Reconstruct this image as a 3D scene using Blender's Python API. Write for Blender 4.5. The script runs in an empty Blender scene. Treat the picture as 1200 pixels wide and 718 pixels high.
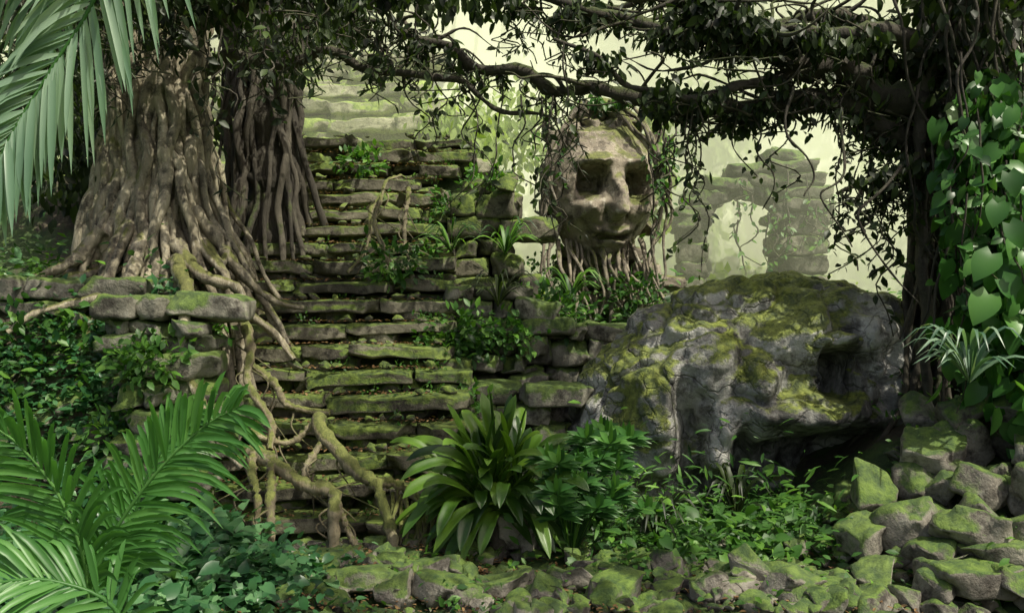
import bpy, bmesh, math, random
import numpy as np
from mathutils import Vector, Matrix, Euler, noise as mn
R=np.random.default_rng(7); random.seed(7)
scene=bpy.context.scene
COL=scene.collection

# ------------------------------------------------------------- mesh helpers
class Acc:
    def __init__(s): s.v=[];s.f=[];s.r=[];s.n=0
    def add(s,V,F,r=None):
        V=np.asarray(V,float); F=np.asarray(F,int)
        s.v.append(V); s.f.append((F+s.n)); s.n+=len(V)
        if r is None: r=R.random()
        s.r.append(np.full(len(V),r) if np.isscalar(r) else np.asarray(r,float))
def empty(name,loc=(0,0,0)):
    o=bpy.data.objects.new(name,None); COL.objects.link(o); o.empty_display_size=.2; return o
def build(name,acc,mat,smooth=True,parent=None):
    me=bpy.data.meshes.new(name)
    V=np.concatenate(acc.v); 
    loops=np.concatenate([f.ravel() for f in acc.f])
    sizes=np.concatenate([np.full(len(f),f.shape[1]) for f in acc.f])
    starts=np.concatenate([[0],np.cumsum(sizes)[:-1]])
    me.vertices.add(len(V)); me.vertices.foreach_set('co',V.astype(np.float32).ravel())
    me.loops.add(len(loops)); me.loops.foreach_set('vertex_index',loops.astype(np.int32))
    me.polygons.add(len(sizes)); me.polygons.foreach_set('loop_start',starts.astype(np.int32))
    me.polygons.foreach_set('use_smooth',np.full(len(sizes),smooth))
    me.update(calc_edges=True); me.validate()
    a=me.attributes.new('rnd','FLOAT','POINT')
    rr=np.concatenate(acc.r).astype(np.float32)
    if len(a.data)==len(rr): a.data.foreach_set('value',rr)
    me.materials.append(mat)
    o=bpy.data.objects.new(name,me); COL.objects.link(o)
    if parent: o.parent=parent
    return o
def nrm(a): return a/np.maximum(np.linalg.norm(a,axis=-1,keepdims=True),1e-9)
def ss(a,b,x):
    t=np.clip((np.asarray(x,float)-a)/(b-a),0,1); return t*t*(3-2*t)
def fbm(p,s,o=4): return mn.fractal(Vector((p[0]*s,p[1]*s,p[2]*s)),.6,2.1,o)
def spline(P,n):
    P=np.asarray(P,float); m=len(P)
    Q=np.vstack([2*P[0]-P[1],P,2*P[-1]-P[-2]])
    out=[]
    for u in np.linspace(0,m-1,n):
        i=min(int(u),m-2); t=u-i
        a,b,c,d=Q[i],Q[i+1],Q[i+2],Q[i+3]
        out.append(.5*((2*b)+(-a+c)*t+(2*a-5*b+4*c-d)*t*t+(-a+3*b-3*c+d)*t**3))
    return np.array(out)
def tube(acc,P,r0,r1,n=24,sides=8,wig=0.0,rough=.12,pw=1.0,r=None,seed=None):
    C=spline(P,n)
    if wig:
        sd=R.random()*50
        for i in range(n):
            k=math.sin(math.pi*min(1,i/(n-1)*1.0))*1.0
            v=mn.noise_vector(Vector((C[i][0]*1.3+sd,C[i][1]*1.3,C[i][2]*1.3)))
            C[i]+=np.array(v)*wig*(.3+.7*k)
    T=nrm(np.gradient(C,axis=0))
    up=np.array([.13,.97,.2]); 
    A=nrm(np.cross(T,up)); B=np.cross(T,A)
    t=np.linspace(0,1,n)**pw
    rad=r0+(r1-r0)*t
    ang=np.linspace(0,2*np.pi,sides,endpoint=False)
    rr=rad[:,None]*(1+rough*R.standard_normal((n,sides))*.6+rough*R.standard_normal((n,1)))
    V=C[:,None,:]+rr[...,None]*(np.cos(ang)[None,:,None]*A[:,None,:]+np.sin(ang)[None,:,None]*B[:,None,:])
    idx=np.arange(n*sides).reshape(n,sides)
    a=idx[:-1];b=idx[1:]
    F=np.stack([a,np.roll(a,-1,1),np.roll(b,-1,1),b],-1).reshape(-1,4)
    acc.add(V.reshape(-1,3),F,r)
    return C

# ------------------------------------------------------------- leaves
def template(ts,ws,fold=.12,droop=.15,base_back=0.0):
    V=[];F=[]
    for i,(t,w) in enumerate(zip(ts,ws)):
        z=-droop*t*t
        yb=t-(base_back if i==0 else 0)
        V+=[(-w,yb,z+fold*w*2),(0,t,z),(w,yb,z+fold*w*2)]
    for i in range(len(ts)-1):
        k=3*i
        F+=[(k,k+1,k+4,k+3),(k+1,k+2,k+5,k+4)]
    return np.array(V,float),np.array(F)
OVAL=template([0,.38,.72,1],[.01,.25,.19,.0])
SLIM=template([0,.3,.7,1],[.01,.09,.08,.0],.15,.25)
HEART=template([0,.22,.5,.78,1],[.24,.40,.36,.2,.0],.12,.2,.14)
BIG=template([0,.1,.25,.42,.6,.78,.92,1],[.22,.36,.43,.42,.35,.22,.09,.0],.14,.3,.16)
DIAM=template([0,.42,1],[.01,.3,.0])
def leaves(acc,P,D,N,S,tmpl):
    TV,TF=tmpl
    D=nrm(D); X=nrm(np.cross(D,N)); Z=np.cross(X,D)
    S=np.asarray(S)[:,None,None]
    V=P[:,None,:]+S*(TV[None,:,0:1]*X[:,None,:]+TV[None,:,1:2]*D[:,None,:]+TV[None,:,2:3]*Z[:,None,:])
    n=len(P);k=len(TV)
    F=(TF[None]+ (np.arange(n)*k)[:,None,None]).reshape(-1,TF.shape[1])
    acc.add(V.reshape(-1,3),F,np.repeat(np.clip(R.normal(.5,.22,n),0,1),k))
def cloud(acc,c,rad,n,size,mode='bush',tmpl=OVAL,clump=10,spread=.28):
    c=np.array(c,float);rad=np.array(rad,float)
    m=max(1,n//clump)
    u=nrm(R.standard_normal((m,3)))*(R.random((m,1))**.45)
    cc=c+u*rad
    idx=R.integers(0,m,n)
    off=R.standard_normal((n,3))*spread*min(1.,rad.min()*1.2)
    P=cc[idx]+off
    out=nrm((P-c)/rad)
    if mode=='hang': D=R.standard_normal((n,3))*.45+np.array([0,0,-1.0])+out*.2
    else: D=R.standard_normal((n,3))*.5+out*.6+np.array([0,-.25,.1])
    N=np.array([0,-.45,1.])+R.standard_normal((n,3))*.45
    if mode=='hang': N=np.array([0,-1.,.4])+R.standard_normal((n,3))*.6
    leaves(acc,P,D,N,size*(.6+.8*R.random(n)),tmpl)
def strand(acc,lac,top,length,size,n=26,tmpl=OVAL,rad=.012,sway=.18,stem_r=.5,dens=1.0):
    x,y,z=top; k=6
    pts=[(x+R.normal()*sway*i/k,y+R.normal()*sway*i/k,z-length*i/k) for i in range(k+1)]
    C=tube(acc,pts,rad,rad*.6,n=20,sides=4,wig=.12)
    n=max(2,int(n*dens)); i=R.integers(1,len(C),n)
    P=C[i]+R.standard_normal((n,3))*.03
    D=R.standard_normal((n,3))*np.array([.8,.6,.3])+np.array([0,-.2,-.7])
    N=np.array([0,-.8,.6])+R.standard_normal((n,3))*.4
    leaves(lac,P,D,N,size*(.6+.8*R.random(n)),tmpl)
def blade(acc,P,width,normal,n=14,cols=5,pleat=.0,fold=.2,shape=None,r=None):
    C=spline(P,n); T=nrm(np.gradient(C,axis=0)); N0=np.array(normal,float)
    X=nrm(np.cross(T,np.tile(N0,(n,1)))); Z=np.cross(X,T)
    t=np.linspace(0,1,n)
    w=width*(np.clip(np.sin(np.pi*np.clip(t,0,1)**.8),0,1)**.7*.97+.03) if shape is None else width*np.interp(t,*shape)
    u=np.linspace(-1,1,cols)
    V=C[:,None,:]+(w[:,None]*u[None])[...,None]*X[:,None,:]+((w[:,None]*(fold*np.abs(u)[None]+pleat*(np.arange(cols)%2)[None])))[...,None]*Z[:,None,:]
    idx=np.arange(n*cols).reshape(n,cols)
    F=np.stack([idx[:-1,:-1],idx[:-1,1:],idx[1:,1:],idx[1:,:-1]],-1).reshape(-1,4)
    acc.add(V.reshape(-1,3),F,r)
def frond(acc,sac,P,L,normal,pairs=38,droop=.25,wd=.022,ang=55,start=.12,r=None,jit=3):
    C=spline(P,80); T=nrm(np.gradient(C,axis=0)); N0=np.array(normal,float)
    tube(sac,P,.018,.004,n=24,sides=5,rough=.02)
    for k in range(pairs):
        t=start+(1-start)*k/(pairs-1)
        for sgn in (-1,1):
            i=int(np.clip(t*79+R.normal()*.5,0,79)); c=C[i];T_=T[i]
            X=nrm(np.cross(T_,N0)); Z=np.cross(X,T_)
            l=L*(math.sin(math.pi*(.12+.82*t))**.6)*(.85+.25*R.random())
            a=math.radians(ang*(1-.45*t)+R.normal()*jit)
            d=T_*math.cos(a)+X*sgn*math.sin(a)+Z*(.15+.12*R.normal())
            d=nrm(d)
            dr=np.array([0,0,-1.])*droop*l*R.uniform(.5,1.5)
            p=[c,c+d*l*.35,c+d*l*.7+dr*.3,c+d*l*.97+dr]
            blade(acc,p,wd*(.8+.35*R.random()),Z+np.array([0,-.2,.1])+R.standard_normal(3)*.12,n=6,cols=3,fold=.45,
                  shape=([0,.15,.55,.85,1],[.3,.9,1,.6,.02]),r=(r if r is not None else .5)+R.normal()*.15)

# ------------------------------------------------------------- terrain
def h(x,y):
    x=np.asarray(x,float);y=np.asarray(y,float)
    b=2.2*ss(12.4,15.5,y)+.4*ss(18,23,y)
    cx=np.interp(y,[9.3,11,12.5,14.5,15.6],[-1.95,-2.5,-2.85,-3.0,-2.5])
    m=ss(-2.3,-1.75,x-cx)*(1-ss(1.2,2.3,x-cx))
    s=np.clip((y-9.3)*.857-.45,0,5.0)*m
    l=2.75*ss(-3.3,-4.1,x)*ss(8.6,10.9,y)+2.2*ss(-3.6,-4.4,x)*ss(13,17,y)
    r=1.3*ss(2.9,5.3,x)*ss(6.8,9.8,y)+.9*ss(4.8,7,x)*ss(10,14,y)
    up=5.0*ss(.8,-.9,x)*ss(12.5,16.2,y)
    z=np.maximum.reduce([b,s,l,r,up])
    z=z+.07*np.sin(x*2.1+1.3*np.sin(y*1.7))*np.cos(y*1.9+.7*x)+.03*np.sin(x*5.3+y*4.1)
    return z

# ------------------------------------------------------------- materials
def newmat(name):
    m=bpy.data.materials.new(name); m.use_nodes=True; nt=m.node_tree
    for n in list(nt.nodes): nt.nodes.remove(n)
    return m,nt
def nd(nt,t,**k):
    n=nt.nodes.new(t)
    for a,b in k.items():
        if hasattr(n,a): setattr(n,a,b)
    return n
def noise_n(nt,vec,scale,detail=6,rough=.6):
    n=nt.nodes.new('ShaderNodeTexNoise'); n.inputs['Scale'].default_value=scale
    n.inputs['Detail'].default_value=detail; n.inputs['Roughness'].default_value=rough
    nt.links.new(vec,n.inputs['Vector']); return n.outputs['Fac']
def ramp(nt,fac,stops):
    r=nt.nodes.new('ShaderNodeValToRGB'); e=r.color_ramp.elements
    while len(e)<len(stops): e.new(.5)
    for el,(p,c) in zip(e,stops):
        el.position=p; el.color=(c,c,c,1) if np.isscalar(c) else (*c,1)
    nt.links.new(fac,r.inputs[0]); return r.outputs[0]
def mixc(nt,f,a,b,mode='MIX'):
    m=nt.nodes.new('ShaderNodeMix'); m.data_type='RGBA'; m.blend_type=mode
    for s,v in ((m.inputs[0],f),(m.inputs[6],a),(m.inputs[7],b)):
        if isinstance(v,(int,float)): s.default_value=v
        elif isinstance(v,tuple): s.default_value=(*v,1)
        else: nt.links.new(v,s)
    return m.outputs[2]
def mth(nt,op,a,b=0.):
    m=nt.nodes.new('ShaderNodeMath'); m.operation=op
    for s,v in zip(m.inputs,(a,b)):
        if isinstance(v,(int,float)): s.default_value=v
        else: nt.links.new(v,s)
    return m.outputs[0]
def stone(name,c1,c2,moss=(.05,.075,.012),moss2=(.12,.14,.02),amt=.5,pale=(.42,.42,.36),paleamt=.3,bump=.6,crack=0.,scale=1.,dirt=.5,bark=False,up=.35):
    m,nt=newmat(name); L=nt.links
    g=nd(nt,'ShaderNodeNewGeometry'); P=g.outputs['Position']
    if bark:
        mp=nd(nt,'ShaderNodeMapping'); mp.inputs['Scale'].default_value=(3,3,.7); L.new(P,mp.inputs[0]); PB=mp.outputs[0]
    else: PB=P
    a=noise_n(nt,PB,1.3*scale,6,.65); b=noise_n(nt,PB,7*scale,5,.75); c=noise_n(nt,P,.8*scale,3,.6); d=noise_n(nt,P,4*scale,5,.75)
    at=nd(nt,'ShaderNodeAttribute',attribute_name='rnd')
    col=mixc(nt,ramp(nt,a,[(.32,0.),(.66,1.)]),c1,c2)
    col=mixc(nt,ramp(nt,b,[(.54,0.),(.68,paleamt)]),col,pale)
    col=mixc(nt,ramp(nt,d,[(.36,dirt),(.52,0.)]),col,(.025,.02,.014))
    br=mth(nt,'ADD',mth(nt,'MULTIPLY',at.outputs['Fac'],.6),.65)
    cb=nd(nt,'ShaderNodeCombineXYZ'); [L.new(br,cb.inputs[i]) for i in range(3)]
    col=mixc(nt,1.,col,cb.outputs[0],'MULTIPLY')
    hgt=mth(nt,'ADD',mth(nt,'MULTIPLY',b,.6),mth(nt,'MULTIPLY',a,.8))
    if crack:
        v=nd(nt,'ShaderNodeTexVoronoi',feature='DISTANCE_TO_EDGE'); v.inputs['Scale'].default_value=1.4
        wv=nd(nt,'ShaderNodeTexNoise'); wv.inputs['Scale'].default_value=1.5; wv.inputs['Detail'].default_value=5; L.new(P,wv.inputs[0])
        vm=nd(nt,'ShaderNodeVectorMath',operation='MULTIPLY_ADD'); L.new(wv.outputs['Color'],vm.inputs[0]); vm.inputs[1].default_value=(1.5,1.5,1.5); L.new(P,vm.inputs[2])
        L.new(vm.outputs[0],v.inputs['Vector'])
        ck=ramp(nt,v.outputs['Distance'],[(0.,1.),(.02,0.)])
        col=mixc(nt,mth(nt,'MULTIPLY',ck,crack),col,(.03,.026,.02))
        ck2=ramp(nt,v.outputs['Distance'],[(0.,0.),(.05,1.)])
        hgt=mth(nt,'ADD',hgt,mth(nt,'MULTIPLY',ck2,.35))
        mp=nd(nt,'ShaderNodeMapping'); mp.inputs['Scale'].default_value=(1.6,1.6,.45); L.new(P,mp.inputs[0])
        st=noise_n(nt,mp.outputs[0],1.,5,.6); col=mixc(nt,ramp(nt,st,[(.48,0.),(.61,.88)]),col,(.032,.03,.026))
    sx=nd(nt,'ShaderNodeSeparateXYZ'); L.new(g.outputs['Normal'],sx.inputs[0])
    mf=mth(nt,'ADD',mth(nt,'MULTIPLY',sx.outputs['Z'],up),mth(nt,'ADD',mth(nt,'MULTIPLY',c,1.0),mth(nt,'MULTIPLY',d,.7)))
    mf=ramp(nt,mth(nt,'MULTIPLY',mf,.6),[(.70-amt*.32,0.),(.77-amt*.32,.92)])
    mc=mixc(nt,ramp(nt,b,[(.4,0.),(.62,1.)]),moss,moss2)
    col=mixc(nt,mf,col,mc)
    fine=noise_n(nt,P,45,3,.7)
    hgt=mth(nt,'ADD',hgt,mth(nt,'MULTIPLY',fine,.15))
    hgt=mth(nt,'ADD',hgt,mth(nt,'MULTIPLY',mf,.15))
    bp=nd(nt,'ShaderNodeBump'); bp.inputs['Strength'].default_value=bump; bp.inputs['Distance'].default_value=.09; L.new(hgt,bp.inputs['Height'])
    p=nd(nt,'ShaderNodeBsdfPrincipled'); L.new(col,p.inputs['Base Color']); p.inputs['Roughness'].default_value=.85
    L.new(bp.outputs[0],p.inputs['Normal'])
    o=nd(nt,'ShaderNodeOutputMaterial'); L.new(p.outputs[0],o.inputs[0]); return m
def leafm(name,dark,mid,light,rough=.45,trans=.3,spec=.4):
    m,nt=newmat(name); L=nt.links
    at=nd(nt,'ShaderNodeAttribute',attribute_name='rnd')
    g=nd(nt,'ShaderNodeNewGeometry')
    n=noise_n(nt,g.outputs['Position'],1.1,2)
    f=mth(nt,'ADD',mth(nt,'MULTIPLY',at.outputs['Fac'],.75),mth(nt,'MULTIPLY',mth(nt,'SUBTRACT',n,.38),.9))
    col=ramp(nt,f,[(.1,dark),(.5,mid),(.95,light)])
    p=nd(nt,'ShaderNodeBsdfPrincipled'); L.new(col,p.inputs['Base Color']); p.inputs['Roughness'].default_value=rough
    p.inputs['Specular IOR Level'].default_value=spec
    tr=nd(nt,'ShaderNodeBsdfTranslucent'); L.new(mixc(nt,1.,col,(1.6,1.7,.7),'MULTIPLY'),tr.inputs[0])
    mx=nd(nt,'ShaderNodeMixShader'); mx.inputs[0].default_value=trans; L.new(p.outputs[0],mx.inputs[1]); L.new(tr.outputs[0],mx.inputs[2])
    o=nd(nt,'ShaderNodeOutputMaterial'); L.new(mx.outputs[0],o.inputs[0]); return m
M_step=stone('mossy_step_stone',(.06,.053,.038),(.26,.24,.17),moss=(.028,.055,.009),moss2=(.14,.20,.024),amt=.57,dirt=.95,up=.6,pale=(.45,.43,.35))
M_wall=stone('wall_stone',(.11,.105,.08),(.34,.32,.26),moss=(.03,.065,.01),moss2=(.12,.19,.025),amt=.56,dirt=.85)
M_rock=stone('rock_stone',(.09,.08,.068),(.36,.33,.27),moss=(.028,.068,.010),moss2=(.11,.18,.02),amt=.44,dirt=.9)
M_boulder=stone('boulder_stone',(.22,.22,.205),(.54,.53,.49),moss=(.05,.075,.012),moss2=(.22,.26,.03),amt=.42,pale=(.72,.71,.66),paleamt=.6,bump=.85,crack=.6,dirt=.7,up=.3)
M_stat=stone('statue_stone',(.13,.105,.075),(.40,.35,.27),moss=(.07,.085,.02),moss2=(.16,.18,.04),amt=.30,pale=(.6,.57,.47),paleamt=.65,dirt=.85)
M_gate=stone('gate_stone',(.07,.07,.05),(.22,.21,.15),moss=(.05,.10,.02),moss2=(.13,.20,.035),amt=.5,dirt=.8)
M_temple=stone('temple_stone',(.22,.22,.14),(.48,.47,.33),moss=(.11,.18,.03),moss2=(.30,.41,.07),amt=.56,dirt=.7)
M_bark=stone('banyan_bark',(.19,.16,.105),(.44,.39,.28),moss=(.07,.08,.015),moss2=(.15,.16,.03),amt=.36,pale=(.6,.56,.44),paleamt=.75,dirt=.85,bark=True)
M_bark2=stone('dark_bark',(.045,.038,.027),(.10,.088,.065),moss=(.03,.045,.01),moss2=(.07,.09,.02),amt=.35,pale=(.2,.18,.13),paleamt=.3,dirt=.6,bark=True)
M_root=stone('root_bark',(.16,.13,.07),(.32,.28,.18),moss=(.08,.10,.02),moss2=(.17,.19,.04),amt=.42,pale=(.42,.38,.27),paleamt=.5,dirt=.5,bark=True)
M_ground=stone('forest_soil',(.035,.028,.018),(.11,.09,.055),moss=(.02,.045,.01),moss2=(.06,.11,.02),amt=.32,pale=(.18,.15,.09),paleamt=.7,dirt=.6)
L_dark=leafm('dark_canopy_leaf',(.009,.016,.006),(.021,.038,.010),(.07,.115,.02),trans=.35)  # backlit shade of the canopy is put into this dark leaf colour
L_mid=leafm('undergrowth_leaf',(.014,.05,.010),(.05,.14,.022),(.16,.33,.04))
L_blue=leafm('cool_ground_leaf',(.012,.05,.018),(.04,.13,.045),(.18,.34,.15),rough=.33)
L_palm=leafm('palm_leaf',(.03,.10,.02),(.07,.20,.045),(.16,.34,.09),rough=.38,trans=.35)
L_silver=leafm('silver_palm_leaf',(.06,.13,.08),(.14,.24,.15),(.28,.38,.27),rough=.35)
L_strap=leafm('strap_leaf',(.014,.04,.008),(.045,.11,.013),(.14,.26,.025),rough=.36,spec=.5)
L_far=leafm('distant_leaf',(.12,.18,.05),(.28,.38,.11),(.46,.56,.2),trans=.4)  # pale leaf colour stands in for haze and bright distance
L_vine=leafm('vine_leaf',(.014,.05,.012),(.05,.15,.03),(.14,.31,.06),rough=.35)
L_litter=leafm('dead_leaf',(.05,.025,.01),(.15,.08,.03),(.28,.19,.08),rough=.7,trans=.1)

# ------------------------------------------------------------- ground
a=Acc()
gx=np.concatenate([np.linspace(-300,-12,14)[:-1],np.linspace(-12,12,150),np.linspace(12,300,14)[1:]])
gy=np.concatenate([np.linspace(-60,1,8)[:-1],np.linspace(1,26,170),np.linspace(26,600,16)[1:]])
X,Y=np.meshgrid(gx,gy); Z=h(X,Y)
V=np.stack([X,Y,Z],-1).reshape(-1,3)
V[:,2]+=np.array([.10*fbm(p,1.4) if abs(p[0])<13 and p[1]<27 else 0 for p in V])
idx=np.arange(len(V)).reshape(X.shape)
a.add(V,np.stack([idx[:-1,:-1],idx[:-1,1:],idx[1:,1:],idx[1:,:-1]],-1).reshape(-1,4),.5)
build('ground',a,M_ground)

# ------------------------------------------------------------- stone blocks
def cube_grid(nx):
    bm=bmesh.new(); bmesh.ops.create_cube(bm,size=2)
    bmesh.ops.subdivide_edges(bm,edges=bm.edges[:],cuts=nx,use_grid_fill=True)
    V=np.array([v.co[:] for v in bm.verts]); F=np.array([[v.index for v in f.verts] for f in bm.faces]); bm.free(); return V,F
CG=cube_grid(6)
def block(acc,c,size,rot=(0,0,0),rd=.05,amp=.03,r=None):
    V,F=CG; s=np.array(size)/2
    rd=min(rd,s.min()*.7)
    V=np.sign(V)*np.abs(V)**.7
    P=V*s; inner=np.clip(P,-(s-rd),(s-rd)); d=P-inner; ln=np.linalg.norm(d,axis=1,keepdims=True)
    P=inner+np.where(ln>1e-6,d/np.maximum(ln,1e-6)*np.minimum(ln,rd),0)
    for k in range(2):
        cn=np.array([R.choice([-1,1]),-1,R.choice([-1,1])])*s; rr=R.uniform(.06,.25)
        dd=np.linalg.norm(P-cn,axis=1,keepdims=True); P=P-np.sign(cn)*np.clip(rr-dd,0,None)*.5
    M=np.array(Euler(rot).to_matrix()); sd=R.random(3)*100
    W=P@M.T+np.array(c)
    nv=np.array([mn.noise_vector(Vector((p*3.2+sd).tolist())) for p in P])
    nv2=np.array([mn.noise_vector(Vector((p*11+sd).tolist())) for p in P])
    W=W+nv*amp*1.6+nv2*amp*.8
    acc.add(W,F,r)
def rock(acc,c,size,rotz=None,amp=.04,n=13,cuts=3):
    bm=bmesh.new()
    pts=nrm(R.standard_normal((n,3)))*(.85+.15*R.random((n,1)))
    for p in pts: bm.verts.new(p)
    r=bmesh.ops.convex_hull(bm,input=bm.verts[:])
    bad=[v for v in bm.verts if not v.link_faces]; bmesh.ops.delete(bm,geom=bad,context='VERTS')
    bmesh.ops.bevel(bm,geom=bm.edges[:],offset=.05,segments=1,affect='EDGES')
    bmesh.ops.triangulate(bm,faces=bm.faces[:])
    bmesh.ops.subdivide_edges(bm,edges=bm.edges[:],cuts=cuts,use_grid_fill=True)
    bmesh.ops.triangulate(bm,faces=bm.faces[:])
    bm.verts.index_update()
    V=np.array([v.co[:] for v in bm.verts]); F=np.array([[v.index for v in f.verts] for f in bm.faces]); bm.free()
    s=np.array(size)/2; V=V*s
    th=R.random()*6.28 if rotz is None else rotz
    M=np.array(Euler((R.normal()*.3,R.normal()*.3,th)).to_matrix())
    V=V@M.T; sd=R.random(3)*100
    nv=np.array([mn.noise_vector(Vector((p*4+sd).tolist())) for p in V])
    nv2=np.array([mn.noise_vector(Vector((p*14+sd).tolist())) for p in V])
    acc.add(V+nv*amp+nv2*amp*.4+np.array(c),F)

# stairs: recessed rubble risers with long, thick tread slabs
a=Acc(); RISE=.3;RUN=.35
def scx(y): return float(np.interp(y,[9.3,11,12.5,14.5,15.6],[-1.95,-2.5,-2.85,-3.0,-2.5]))
for i in range(19):
    y=9.3+RUN*i; z=RISE*i; cx=scx(y); w=3.5
    for lay,(dz,hh,dy,lo,hi) in enumerate([(0,.15,.16,.25,.8),(.14,.17,0,.6,2.1)]):
        x=cx-w/2-R.random()*.4; xe=cx+w/2+R.random()*.3
        while x<xe-.2:
            bw=min(lo+(hi-lo)*R.random(),xe-x)
            if xe-(x+bw)<.3: bw=xe-x
            if R.random()<(.09 if lay else .05): x+=min(bw,.6); continue
            sag=-abs(R.normal())*.025
            hv=hh*R.uniform(.8,1.12)
            block(a,(x+bw/2,y+.32+dy+R.normal()*.05,z+dz+hh/2-.02+sag),(bw-.012,.68,hv),(R.normal()*.04,R.normal()*.03,R.normal()*.05),rd=.02,amp=.032)
            x+=bw
    for k in range(14):
        s=R.uniform(.04,.2); rock(a,(cx+R.uniform(-1.7,1.7),y+.02+R.uniform(0,.22),z+.3+s*.2),(s*1.6,s,s*.7),cuts=1,amp=.01)
build('stone_stairs',a,M_step)

def courses(acc,x0,x1,y,z0,z1,hh=.32,depth=.6,lean=.05,jit=.06,skip=0,amp=.035):
    z=z0
    while z<z1-.05:
        x=x0-R.random()*.2; he=hh*(.65+.6*R.random())
        while x<x1:
            bw=.25+.7*R.random()
            if R.random()>=skip:
                block(acc,(x+bw/2,y+R.normal()*jit+(z-z0)*lean,z+he/2),(bw-.01,depth,he*R.uniform(.85,1.05)),(R.normal()*.05,R.normal()*.05,R.normal()*.1),amp=amp)
            x+=bw
        z+=he
a=Acc()
courses(a,-4.6,-3.85,10.0,.4,2.6,hh=.26,jit=.12)
courses(a,-4.3,-3.85,9.5,0,1.6,hh=.24,jit=.12)
courses(a,-6.8,-5.2,10.7,2.5,3.2,hh=.24,skip=.25)
for k in range(50):
    s=R.uniform(.12,.4); x=R.uniform(-6.5,-3.8); y=R.uniform(9.2,10.8); rock(a,(x,y,float(h(x,y))+.05),(s*1.5,s,s*.7))
build('terrace_wall',a,M_wall)
a=Acc()
courses(a,.2,2.6,12.9,.2,2.25,hh=.3,jit=.12)
courses(a,-.5,.3,11.6,.2,1.6,hh=.27,jit=.12,skip=.1)
courses(a,-.9,.1,12.6,1.2,2.8,hh=.27,jit=.12,skip=.08)
for k in range(60):
    s=R.uniform(.12,.4); x=R.uniform(-.9,2.6); y=R.uniform(11.2,14.5); rock(a,(x,y,float(h(x,y))+.08),(s*1.5,s,s*.8))
build('retaining_wall',a,M_wall)
a=Acc()
courses(a,-.85,-.05,14.0,2.0,4.4,hh=.34,depth=1.0,lean=0,jit=.1)
for k in range(12): rock(a,(R.uniform(-.9,.05),13.9+R.normal()*.2,R.uniform(4.2,4.7)),(.5,.5,.35))
build('ruined_stone_pier',a,M_step)
a=Acc()
for k in range(12):
    y=17+k*.8; z=4.9+k*.6
    x0=-12+k*.35; x1=-1.2-k*.28
    for lay,(dz,hh,dy) in enumerate([(0,.3,.15),(.3,.3,0)]):
        x=x0
        while x<x1:
            bw=.7+1.1*R.random()
            block(a,(x+bw/2,y+.9+dy+R.normal()*.08,z+dz+hh/2+R.normal()*.02),(bw-.03,2.0,hh),(R.normal()*.02,R.normal()*.02,R.normal()*.03),rd=.06,amp=.05)
            x+=bw
build('stepped_temple',a,M_temple)

# gateway
par=empty('ruined_gateway')
GY=20.8
a=Acc()
def column(acc,x,y,z0,z1,w,hh=.45):
    z=z0
    while z<z1:
        he=hh*(.8+.4*R.random()); block(acc,(x+R.normal()*.03,y,z+he/2),(w*(.94+.12*R.random()),w*1.0,he-.015),(0,0,R.normal()*.05),rd=.06,amp=.05); z+=he
    return z
column(a,4.4,GY,2.2,4.4,.68); column(a,6.95,GY,2.2,4.5,1.15); column(a,5.3,GY+2.9,2.2,4.6,.35)
build('columns',a,M_gate,parent=par)
a=Acc()
for x,z,w,he in [(4.35,4.6,.95,.28),(6.95,4.72,1.5,.28),(4.4,4.88,.8,.3),(7.1,5.0,1.2,.3),(4.6,5.2,.9,.3),(6.95,5.3,1.3,.3),(5.1,5.55,1.1,.28),(6.25,5.62,1.1,.28),(7.0,5.64,1.0,.3),(5.8,5.88,1.1,.26),(6.7,5.94,1.2,.3),(6.55,6.2,.9,.26)]:
    block(a,(x,GY+R.normal()*.05,z),(w,1.1,he),(0,R.normal()*.06,0),rd=.07,amp=.06)
for k in range(13):
    an=math.pi*(.02+.96*k/12); block(a,(5.62+1.08*math.cos(an),GY-.05,4.5+.90*math.sin(an)),(.33,.9,.34),(0,-an+math.pi/2,0),rd=.05,amp=.04)
build('lintel_and_arch',a,M_gate,parent=par)
tw=Acc();lf=Acc()
for k in range(14): strand(tw,lf,(R.uniform(4.1,7.6),GY-.7,R.uniform(4.6,6.0)),R.uniform(.6,1.8),.15,n=12,rad=.022)
build('creeper_stems',tw,M_bark2,parent=par); build('creeper_leaves',lf,L_mid,parent=par)

# ------------------------------------------------------------- stone head statue
def ico(sub):
    bm=bmesh.new(); bmesh.ops.create_icosphere(bm,subdivisions=sub,radius=1)
    V=np.array([v.co[:] for v in bm.verts]); F=np.array([[v.index for v in f.verts] for f in bm.faces]); bm.free(); return V,F
par=empty('stone_head_statue')
V,F=ico(6)
x,y,z=V[:,0].copy(),V[:,1].copy(),V[:,2].copy()
front=ss(.05,.5,-y)
G=lambda cx,cz,sx,sz: np.exp(-(((x-cx)/sx)**2+((z-cz)/sz)**2))*front
Gs=lambda cx,cz,sx,sz: np.exp(-(((x-cx)/sx)**4+((z-cz)/sz)**4))*front
wj=1-.30*ss(-.1,-.95,z)
X=np.sign(x)*np.abs(x)**.85*.86*wj; Yy=y*.85*(1-.08*ss(0,-1,z)); Zz=z*1.18
d=np.zeros_like(x)
for sx in (-1,1):
    d+=.55*Gs(sx*.36,.15,.23,.18)
    d-=.22*G(sx*.36,.13,.10,.08)
    d-=.15*G(sx*.46,-.18,.17,.12)
    d-=.18*G(sx*.36,.42,.24,.07)
    d+=.18*G(sx*.13,-.24,.05,.06)
    d+=.12*G(sx*.48,-.47,.12,.15)
d-=.34*np.exp(-((x/.11)**2))*ss(.35,-.2,z)*ss(-.34,-.22,z)*front
d-=.12*G(0,-.24,.17,.07)
d-=.14*G(0,-.46,.30,.06)+.15*G(0,-.62,.26,.06)
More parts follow.
